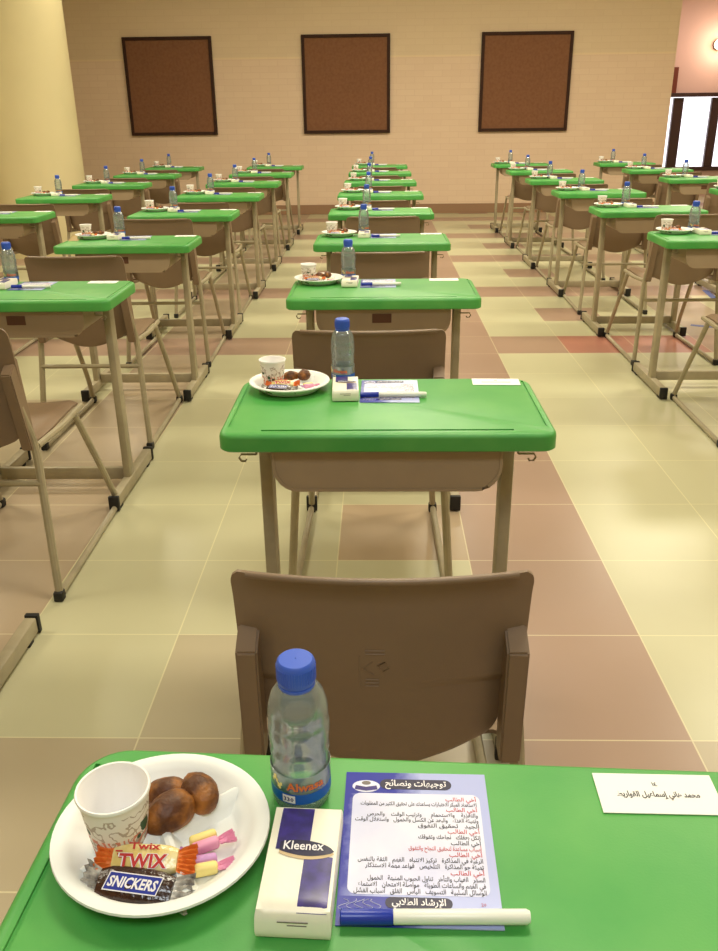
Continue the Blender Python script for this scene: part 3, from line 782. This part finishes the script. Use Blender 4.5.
def make_twix():
    o = make_bar('caramel_bar', 'gold', 'orange', .046, .021, .013, 9)
    lb = MB(); z = .0068
    lb.text('TWIX', .0125, 'label_white', Matrix.Translation((0, -.0065, z)), width=.036, weight=.06, res=2)
    lb.text('TWIX', .0125, 'red', Matrix.Translation((0, -.0065, z + .0002)), width=.034, weight=.03, res=2)
    lb.text('Twix', .006, 'red', Matrix.Translation((0, .0055, z + .0001)), width=.022, weight=.03)
    for k in range(3): lb.box((-.018 + .0015 * k, .004 - .002 * k, z - .0003), (.005, .001, .0003), 'red')
    lb.keepn = True; lb.obj('printed_label', o, 0); return o
def make_candy(a, b_, name):
    mb = MB(); 
    mb.box((0, 0, 0), (.022, .008, .010), a, .003, 3); mb.box((0, .0075, .0005), (.022, .0075, .010), b_, .003, 3)
    o = mb.obj(name, None, 40)
    q = MB(); crinkle(q, .010, .024, .003, .006, 'pink', 5); q.obj('wrapper_end', o, 0)
    q = MB(); crinkle(q, -.010, -.019, .003, .005, 'lilac', 6); q.obj('wrapper_end', o, 0)
    return o
def make_date(seed):
    b = bmesh.new(); bmesh.ops.create_icosphere(b, subdivisions=4, radius=1)
    for v in b.verts:
        p = v.co; n = noise.noise(p * 1.4 + Vector((seed, 0, 0))) * .12 + noise.noise(Vector((p.x * 1.2, p.y * 5, p.z * 5)) + Vector((seed, 3, 0))) * .06
        k = 1 + n; v.co = Vector((p.x * .0185 * k * (1 - .08 * p.x), p.y * .0130 * k, p.z * .0120 * k))
    lo = min(v.co.z for v in b.verts)
    for v in b.verts: v.co.z -= lo
    return MB().bm(b, 'date').obj('date_fruit', None, 70)
plate_p, cup_p, bottle_p, tissue_p, leaflet_p, marker_p = make_plate(), make_cup(), make_bottle(), make_tissue(), make_leaflet(), make_marker()
card_t, card_b = make_card(True), make_card(False)
snick_p, twix_p = make_snickers(), make_twix()
candy_a, candy_b = make_candy('pink', 'yellow', 'wrapped_candy'), make_candy('yellow', 'lilac', 'wrapped_candy')
date_a, date_b = make_date(1), make_date(8)

# ------------------------------------------------------------ layout
Y1, S = 1.4534, 1.2388
COLX = {'C': .0151, 'L': -1.181, 'M': -2.345, 'R': 1.6156, 'Q': 2.795}
COLN = {'C': 'middle', 'L': 'inner left', 'M': 'outer left', 'R': 'inner right', 'Q': 'outer right'}
ORD = ['nearest', 'second', 'third', 'fourth', 'fifth', 'sixth', 'seventh', 'eighth', 'ninth']
ROWS = {'C': range(1, 9), 'L': range(1, 9), 'M': range(4, 9), 'R': range(3, 9), 'Q': range(5, 9)}
ZT = DH + .0004
def vis(x, y, z=DH, m=14):
    px, py, zc = pix(x, y, z); return -m < px < 718 + m and -m < py < 951 + m
def name_at(c, r_):
    k = r_ - ROWS[c][0] + (1 if c == 'C' else 0)
    if c == 'L': k = max(0, k - 1)
    if k == 0: return 'nearest desk of the %s line' % COLN[c]
    if r_ == 8: return 'farthest desk of the %s line' % COLN[c]
    return '%s desk of the %s line' % (ORD[k], COLN[c])
JIT = random.Random(11)
def sweets(px, py, where, near=False):
    zb = DH + .0045
    g = 'brown dates in the plates'
    place(date_a, (px + .000, py + .040, zb), .3, 'brown date nearer the cup, on the ' + where, 'date', g)
    place(date_b, (px + .028, py + .036, zb + .003), 1.3, 'brown date farther from the cup, on the ' + where, 'date', g)
    place(snick_p, (px - .018, py - .050, zb + .011), -.15, 'dark wrapped chocolate bar in the plate on the ' + where, 'chocolate bar', 'dark chocolate bars in the plates', (.3, 0))
    place(twix_p, (px - .012, py - .024, zb + .014), .05, 'gold wrapped caramel bar in the plate on the ' + where, 'chocolate bar', 'gold caramel bars in the plates', (.35, 0))
    place(candy_a, (px + .042, py - .012, zb + .006), .3, 'pink and yellow candy in the plate on the ' + where, 'candy', 'wrapped candies in the plates')
def set_items(c, r_, cx, yn):
    cx += {('C', 2): -.024, ('L', 2): -.035}.get((c, r_), 0); where = name_at(c, r_); j = lambda s_=.006: JIT.uniform(-s_, s_)
    px, py = cx - .205 + j(), yn + .280 + j(.005)
    if vis(px, py, DH, 25):
        place(plate_p, (px, py, ZT), j(.12), 'white divided foam plate on the ' + where, 'plate', 'white foam plates on the desks')
        place(cup_p, (px - .036, py + .010, DH + .0045), JIT.uniform(0, 6), 'small printed paper cup in the plate on the ' + where, 'cup', 'paper cups in the plates')
        sweets(px, py, where)
    if vis(cx - .09, yn + .32, DH + .05, 12):
        place(bottle_p, (cx - .093 + j(), yn + .326 + j(.003), ZT), JIT.uniform(-.8, .8), 'clear water bottle with blue cap on the ' + where, 'bottle', 'water bottles on the desks')
    if vis(cx - .07, yn + .25, DH, 14):
        place(tissue_p, (cx - .085 + j(.004), yn + .243 + j(.002), ZT), j(.06), 'white and navy tissue pack on the ' + where, 'tissue pack', 'tissue packs on the desks')
    if vis(cx + .01, yn + .25, DH, 20):
        place(leaflet_p, (cx + .010 + j(.003), yn + .262, ZT), j(.03), 'blue printed leaflet on the ' + where, 'leaflet', 'blue leaflets on the desks')
        place(marker_p, (cx + .018 + j(.004), yn + .219, ZT + .0010), j(.02), 'white marker with blue cap on the ' + where, 'marker', 'white markers on the desks')
    if vis(cx + .235, yn + .33, DH, 16):
        place(card_b, (cx + .238 + j(.004), yn + .325, ZT), j(.04), 'white name card on the ' + where, 'name card', 'white name cards on the desks')

# nearest desk, turned slightly
th = -.045
D0 = Vector((.034, .430, 0))
place(desk_p, D0, th, 'green topped school desk nearest the camera, carrying the readable leaflet and name card', 'desk', 'green school desks')
PX, PY = -.172, .507
W0 = 'nearest desk of the middle line'
pl0 = place(plate_p, (PX - .0015, PY - .001, ZT), 0, 'white divided foam plate on the ' + W0, 'plate', 'white foam plates on the desks')
place(cup_p, (-.2065, .502, DH + .0045), .6, 'small printed paper cup in the plate on the ' + W0, 'cup', 'paper cups in the plates')
zb = DH + .0045
place(date_a, (-.178, .546, zb), .1, 'darkest brown date, behind the others, on the nearest plate', 'date', 'brown dates on the nearest plate')
d2 = place(date_b, (-.170, .520, zb + .001), .7, 'brown date beside the paper cup, front of three on the nearest plate', 'date', 'brown dates on the nearest plate')
d3 = place(date_a, (-.150, .540, zb + .003), -.9, 'golden brown date, rightmost of three on the nearest plate', 'date', 'brown dates on the nearest plate')
FIX = [(d2, 1.25), (d3, 1.15)]
sn0 = place(snick_p, (-.181, .452, zb + .0110), -.14, 'dark wrapped chocolate bar lettered SNICKERS on the ' + W0, 'chocolate bar', 'dark chocolate bars in the plates', (.38, 0))
tw0 = place(twix_p, (-.178, .472, zb + .0165), -.02, 'gold wrapped caramel bar lettered TWIX on the ' + W0, 'chocolate bar', 'gold caramel bars in the plates', (.50, 0))
FIX += [(sn0, 1.1), (tw0, 1.08)]
place(candy_a, (-.137, .494, zb + .008), .45, 'pink and yellow wrapped candy, rear of two on the nearest plate', 'candy', 'wrapped candies in the plates')
place(candy_b, (-.135, .474, zb + .005), .25, 'yellow and lilac wrapped candy, front of two on the nearest plate', 'candy', 'wrapped candies in the plates')
place(bottle_p, (-.0670, .561, ZT), 0, 'clear water bottle with blue cap on the ' + W0, 'bottle', 'water bottles on the desks')
place(tissue_p, (-.0595, .4735, ZT), -.045, 'white and navy tissue pack lettered Kleenex on the ' + W0, 'tissue pack', 'tissue packs on the desks')
place(leaflet_p, (.0300, .5095, ZT), -.02, 'blue leaflet with large readable Arabic text on the ' + W0, 'leaflet', 'blue leaflets on the desks')
place(marker_p, (.0395, .4365, ZT + .0010), .012, 'white marker with blue cap on the ' + W0, 'marker', 'white markers on the desks')
place(card_t, (.2385, .5650, ZT), -.02, 'white name card with one line of Arabic on the ' + W0, 'name card', 'white name cards on the desks')
DY = {('C', 1): 0}
JC = random.Random(5); FIXZ = []
for c, rows in ROWS.items():
    for r_ in rows:
        cx, yn = COLX[c], Y1 + (r_ - 1) * S
        proto = desk_p if (c, r_) in (('C', 1), ('L', 1), ('C', 4), ('R', 3), ('R', 4), ('M', 5)) else desk_s
        place(proto, (cx, yn + DD / 2, 0), 0, 'green topped school desk, the ' + name_at(c, r_), 'desk', 'green school desks')
        if (c, r_) == ('L', 1): [o for o in COL.objects if o.get('label', '') == 'green topped school desk, the ' + name_at(c, r_)][-1]['label'] = 'school desk outside the lower left edge, only its capped foot runner showing'
        cy = yn; rz = 0
        if (c, r_) == ('C', 1): cy = yn + .055
        elif (c, r_) == ('L', 2): cy = yn - .005
        else: cy = yn + JC.uniform(-.05, .01); rz = JC.uniform(-.008, .008)
        if (c, r_) == ('C', 2): cy = yn - .045; rz = 0
        dx = {('C', 1): -.012, ('C', 2): -.040, ('L', 3): 0, ('L', 2): .038}.get((c, r_), JC.uniform(-.015, .015))
        if not (c == 'L' and r_ == 1): 
            if (c, r_) != ('M', 4) or True:
                ch_ = place(chair_p, (cx + dx, cy, 0), rz, 'brown school chair tucked under the ' + name_at(c, r_), 'chair', 'brown school chairs')
                FIXZ.append((ch_, 1.0 if (c, r_) == ('C', 1) or r_ > 4 else 1.045))
                if (c, r_) == ('C', 1): ch_['label'] = 'nearest brown school chair, its large back with moulded mark just beyond the water bottle'
        set_items(c, r_, cx, yn)
# folded napkin beside a plate
nb = MB(); nb.add([(-.022, -.02, 0), (.022, -.02, 0), (.022, .02, 0), (-.022, .02, 0), (-.004, 0, .028), (.008, .004, .024)],
                  [[0, 1, 5, 4], [1, 2, 5], [2, 3, 4, 5], [3, 0, 4], [0, 3, 2, 1]], 'napkin')
o = nb.obj('folded_napkin', None, 0, (-1.181 - .275, Y1 + 2 * S + .20, ZT)); tag(o, 'small tan folded napkin left of the plate, inner left line of desks', 'napkin')
# drop prototypes that were never placed
for o in [o for o in COL.objects if o.parent is None and o.type in ('MESH', 'EMPTY') and 'label' not in o.keys() and 'kind' not in o.keys()]:
    for ch in list(o.children_recursive): bpy.data.objects.remove(ch)
    bpy.data.objects.remove(o)

for o, k in FIX: o.scale = (k, k, k)
for o, k in FIXZ: o.scale = (1, 1, k)
